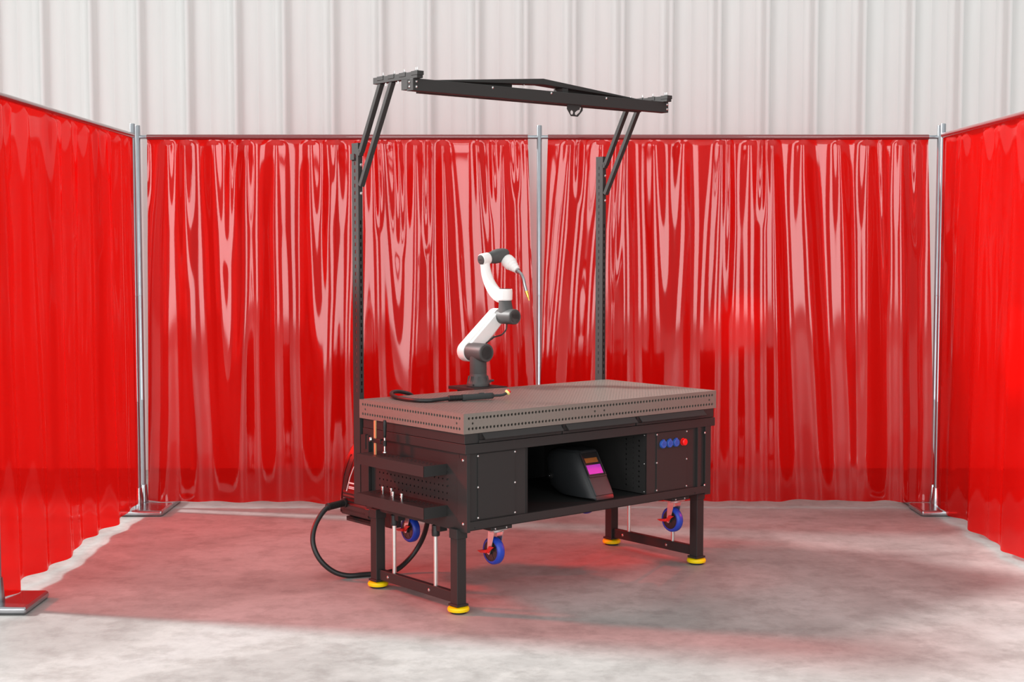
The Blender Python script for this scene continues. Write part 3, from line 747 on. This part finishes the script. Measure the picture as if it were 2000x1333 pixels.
MB().rings([[(-.0755, -.060, .142), (.0755, -.060, .142), (.073, -.1335, .026), (-.073, -.1335, .026)], [(-.0715, -.074, .140), (.0715, -.074, .140), (.068, -.143, .030), (-.068, -.143, .030)]], True).build('chin_guard', 'shell', HM, bevel=.003)
MB().lathe((-.121, .20, .115), (-1, 0, 0), [(0, .02), (.006, .02), (.008, .014), (.014, .013), (.015, .0001)], 20).build('headgear_knob', 'dark', HM)
MB().lathe((-.136, .20, .115), (-1, 0, 0), [(0, .004), (.003, .003)], 10).build('knob_pin', 'chrome', HM)

# ------------------------------------------------------------------ welder power source behind the table
WD = empty('welding_machine', W(.40, 1.21, .345), TH, 'dark red and black welding machine standing on the low shelf behind the table', 'welding machine')
def wp(u, v, z): return (u-.40, v-1.21, z-.345)
cs = MB()
y0, y1 = wp(0, 1.085, 0)[1], wp(0, 1.40, 0)[1]
sil = [wp(.135, 0, .352), wp(.128, 0, .37), wp(.125, 0, .50), wp(.135, 0, .60), wp(.165, 0, .70), wp(.215, 0, .775), wp(.25, 0, .79), wp(.62, 0, .79), wp(.66, 0, .76), wp(.66, 0, .352)]
cs.prism([(p[0], p[2]) for p in sil], 1, y0, y1)
case = cs.build('case', 'wred', WD, bevel=.012)
MB().prism([(p[0]*1.0-.003, p[2]) for p in [wp(.135, 0, .349), wp(.126, 0, .372), wp(.123, 0, .42), wp(.16, 0, .43), wp(.66, 0, .42), wp(.66, 0, .349)]], 1, y0-.004, y1+.004).build('base_band', 'wblk', case, bevel=.008)
def front_u(z):   # front profile u at height z
    pr_ = [(.352, .135), (.37, .128), (.50, .125), (.60, .135), (.70, .165), (.775, .215)]
    for (z0, a), (z1, b) in zip(pr_, pr_[1:]):
        if z <= z1: return a+(b-a)*(z-z0)/(z1-z0)
    return .215
def strip(va, vb, z0, z1, out, name, m, parent, n=6, va2=None, vb2=None):
    A_ = []; B_ = []
    va2 = va if va2 is None else va2; vb2 = vb if vb2 is None else vb2
    mb = MB()
    for k in range(n+1):
        z = z0+(z1-z0)*k/n; f_ = k/n
        a_, b__ = va+(va2-va)*f_, vb+(vb2-vb)*f_
        u = front_u(z)
        A_.append([wp(u+.006, a_, z), wp(u+.006, b__, z), wp(u-out, b__, z), wp(u-out, a_, z)])
    return mb.rings(A_, True).build(name, m, parent)
strip(1.335, 1.385, .505, .745, .003, 'recess_grip', 'wblk', case, va2=1.30, vb2=1.335)
strip(1.395, 1.405, .36, .72, .006, 'side_bumper', 'wred', case, vb2=1.36, va2=1.35)
strip(1.325, 1.329, .50, .76, .006, 'panel_edge', 'white_line', case, va2=1.245, vb2=1.249)['label'] = 'white panel edge line'
pf = strip(1.11, 1.318, .505, .755, .003, 'control_panel', 'wred', case, vb2=1.25)
for k, (za, zb) in enumerate(((.55, .558), (.528, .533), (.519, .524))): strip(1.15+.02*k, 1.305, za, zb, .005, 'panel_print', 'white_line', pf, n=1)
for z in (.485, .462, .438): strip(1.12, 1.375, z-.005, z+.005, .003, 'vent', 'dark', case, n=1)
for z in (.412, .385): strip(1.13, 1.36, z-.006, z+.006, .006, 'vent', 'dark', case, n=1)
for v in (1.095, 1.392): strip(v-.006, v+.006, .365, .377, .008, 'screw', 'dark', case, n=1)
MB().tube([wp(.30, 1.24, .785), wp(.32, 1.24, .825), wp(.40, 1.24, .835), wp(.50, 1.24, .835), wp(.58, 1.24, .825), wp(.60, 1.24, .785)], .014, n=14, sub=5).build('carry_handle', 'wblk', WD)

# hose looping from the welder under the table
HS = empty('welding_hose', W(.1, 1.30, 0), TH, 'thick black hose looping from the welding machine down across the floor behind the left legs', 'hose')
def sp(u, v, z): return (u-.1, v-1.30, z)
vv = 1.30
hpath = [sp(.118, 1.345, .425), sp(.06, 1.345, .425), sp(-.03, 1.335, .40), sp(-.11, 1.32, .315), sp(-.145, 1.29, .22), sp(-.125, 1.25, .125), sp(-.06, 1.21, .05), sp(.02, 1.17, .017), sp(.12, 1.13, .016), sp(.22, 1.09, .016), sp(.32, 1.08, .025), sp(.41, 1.08, .075), sp(.465, 1.06, .145), sp(.485, 1.02, .23), sp(.48, .97, .34), sp(.47, .93, .455)]
MB().tube(hpath, .0155, n=18, sub=8).build('hose', 'rubber', HS)
A = Vector(hpath[0]); d = (Vector(sp(.005, 1.342, .415))-A).normalized()
bt = [(-.004, .030), (.008, .030), (.010, .022)]
for k in range(12):
    x = .012+k*.0085; bt += [(x, .0225), (x+.004, .0225), (x+.005, .0185), (x+.0075, .0185)]
MB().lathe(A, d, bt+[(.118, .024), (.128, .023), (.130, .016)], 22).build('strain_relief', 'rubber', HS)

# ------------------------------------------------------------------ clamp and studs on the side trays
CL = empty('bar_clamp', W(-.07, .733, .8105), TH, 'brass bar clamp with a black handled spindle standing in the upper side tray', 'clamp')
MB().box(-.004, .004, -.009, .009, -.022, .195).build('bar', 'brass', CL, bevel=.001)
MB().lathe((0, 0, -.005), (0, 0, 1), [(0, .012), (.003, .012), (.004, .006)], 16).build('bar_foot', 'brass', CL)
MB().box(-.011, .011, -.066, .014, .068, .094).lathe((0, -.095, .058), (0, 0, 1), [(0, .012), (.032, .012)], 16).build('sliding_arm', 'dark', CL, bevel=.002)
MB().lathe((-.011, .022, .086), (-1, .5, 0), [(0, .013), (.010, .013), (.012, .011), (.012, .0001)], 16).build('lock_knob', 'chrome', CL)
MB().lathe((0, -.095, .018), (0, 0, 1), [(0, .012), (.003, .0135), (.008, .013), (.012, .006), (.10, .0055)], 16).build('spindle', 'chrome', CL)
MB().box(-.008, .008, -.10, -.06, .072, .088).build('arm_tip', 'dark', CL)
MB().lathe((0, -.095, .106), (0, 0, 1), [(0, .006), (.004, .0085), (.02, .0095), (.07, .0125), (.09, .0115), (.10, .008), (.102, .0001)], 20).build('handle', 'dark', CL)
for i, (u, v, lab) in enumerate(((-.035, .709, 'small steel bolt in the lower side tray, leftmost of the four'), (-.031, .629, 'small steel bolt in the lower side tray, second from the left and set further back'),
                              (-.091, .528, 'small steel bolt in the lower side tray, third from the left near the rim'), (-.092, .443, 'small steel bolt in the lower side tray, rightmost of the four'))):
    if i == 0:
        st = MB().lathe((0, 0, 0), (0, 0, 1), [(-.012, .006), (0, .006), (.000, .007), (.012, .0075), (.013, .0055), (.018, .0055), (.019, .0095), (.028, .010), (.0285, .0075), (.033, .0075), (.034, .0095), (.043, .0095), (.045, .007), (.0455, .0001)], 18)
        st = st.build('clamping_bolt', 'chrome', None); st.rotation_euler = (0, 0, TH)
        c = st
    else:
        c = st.copy(); C.objects.link(c)
    c.location = W(u, v, .5828); tag(c, lab, 'bolt', 'steel bolts in the lower side tray')

# ------------------------------------------------------------------ light
wd = bpy.data.worlds.new('world'); sc.world = wd; wd.use_nodes = True
bg = wd.node_tree.nodes['Background']
_t = wd.node_tree; _tc = _t.nodes.new('ShaderNodeTexCoord'); _sx = _t.nodes.new('ShaderNodeSeparateXYZ'); _cr = _t.nodes.new('ShaderNodeValToRGB')
_t.links.new(_tc.outputs['Generated'], _sx.inputs[0]); _t.links.new(_sx.outputs['Z'], _cr.inputs[0]); _t.links.new(_cr.outputs[0], bg.inputs[0])
_cr.color_ramp.elements[0].position = 0; _cr.color_ramp.elements[0].color = (.30, .30, .30, 1)
_cr.color_ramp.elements[1].position = .55; _cr.color_ramp.elements[1].color = (1, 1, .99, 1)
_e = _cr.color_ramp.elements.new(.2); _e.color = (.42, .42, .42, 1)
bg.inputs[1].default_value = .84
def sun(rot_from, strength, angle, col=(1, 1, 1)):
    l = bpy.data.lights.new('sun', 'SUN'); l.energy = strength; l.angle = math.radians(angle); l.color = col
    o = bpy.data.objects.new('sun', l); C.objects.link(o)
    o.rotation_euler = (-Vector(rot_from)).to_track_quat('-Z', 'Y').to_euler(); return o
el = math.radians(29)
sun((-math.cos(el)*.97, math.cos(el)*.24, math.sin(el)), 6.8, 7, (1, .98, .96))
def area(loc, tgt, sx, sy, e, col=(1, 1, 1), name='added_area_light'):  # unseen area lights added behind the camera for curtain highlights and fill
    l = bpy.data.lights.new(name, 'AREA'); l.shape = 'RECTANGLE'; l.size = sx; l.size_y = sy; l.energy = e; l.color = col
    o = bpy.data.objects.new(name, l); C.objects.link(o); o.location = loc
    o.rotation_euler = (Vector(tgt)-Vector(loc)).to_track_quat('-Z', 'Y').to_euler(); return o
area((-9.5, -5.5, 4.1), (-1, 9, 2.6), 5.5, 7, 640)
area((-1.5, -7, 4.1), (-.5, 9, 2.6), 3.6, 7, 430)
area((6.8, -7, 4.1), (2, 9, 2.6), 4.2, 7, 500)
def spot(loc, tgt, e, ang, name='curtain_glow_spot'):  # reddish spots added out of view to make glow patches on the curtains
    l = bpy.data.lights.new(name, 'SPOT'); l.energy = e; l.spot_size = math.radians(ang); l.spot_blend = 1; l.color = (1, .3, .25); l.shadow_soft_size = 0
    o = bpy.data.objects.new(name, l); C.objects.link(o); o.location = loc
    o.rotation_euler = (Vector(tgt)-Vector(loc)).to_track_quat('-Z', 'Y').to_euler(); return o
spot((2.5, 12.3, 2.3), (1.72, 10.85, 1.42), 420, 17)
spot((4.9, 9.4, 2.1), (3.22, 9.0, 1.34), 650, 20)
# ------------------------------------------------------------------ camera
cam = bpy.data.cameras.new('camera'); cam.lens = 50; cam.sensor_width = 36; cam.sensor_fit = 'HORIZONTAL'
co = bpy.data.objects.new('camera', cam); C.objects.link(co); co.location = (0, 0, 1.9818); co.rotation_euler = (PI/2-.0643, 0, 0)
sc.camera = co
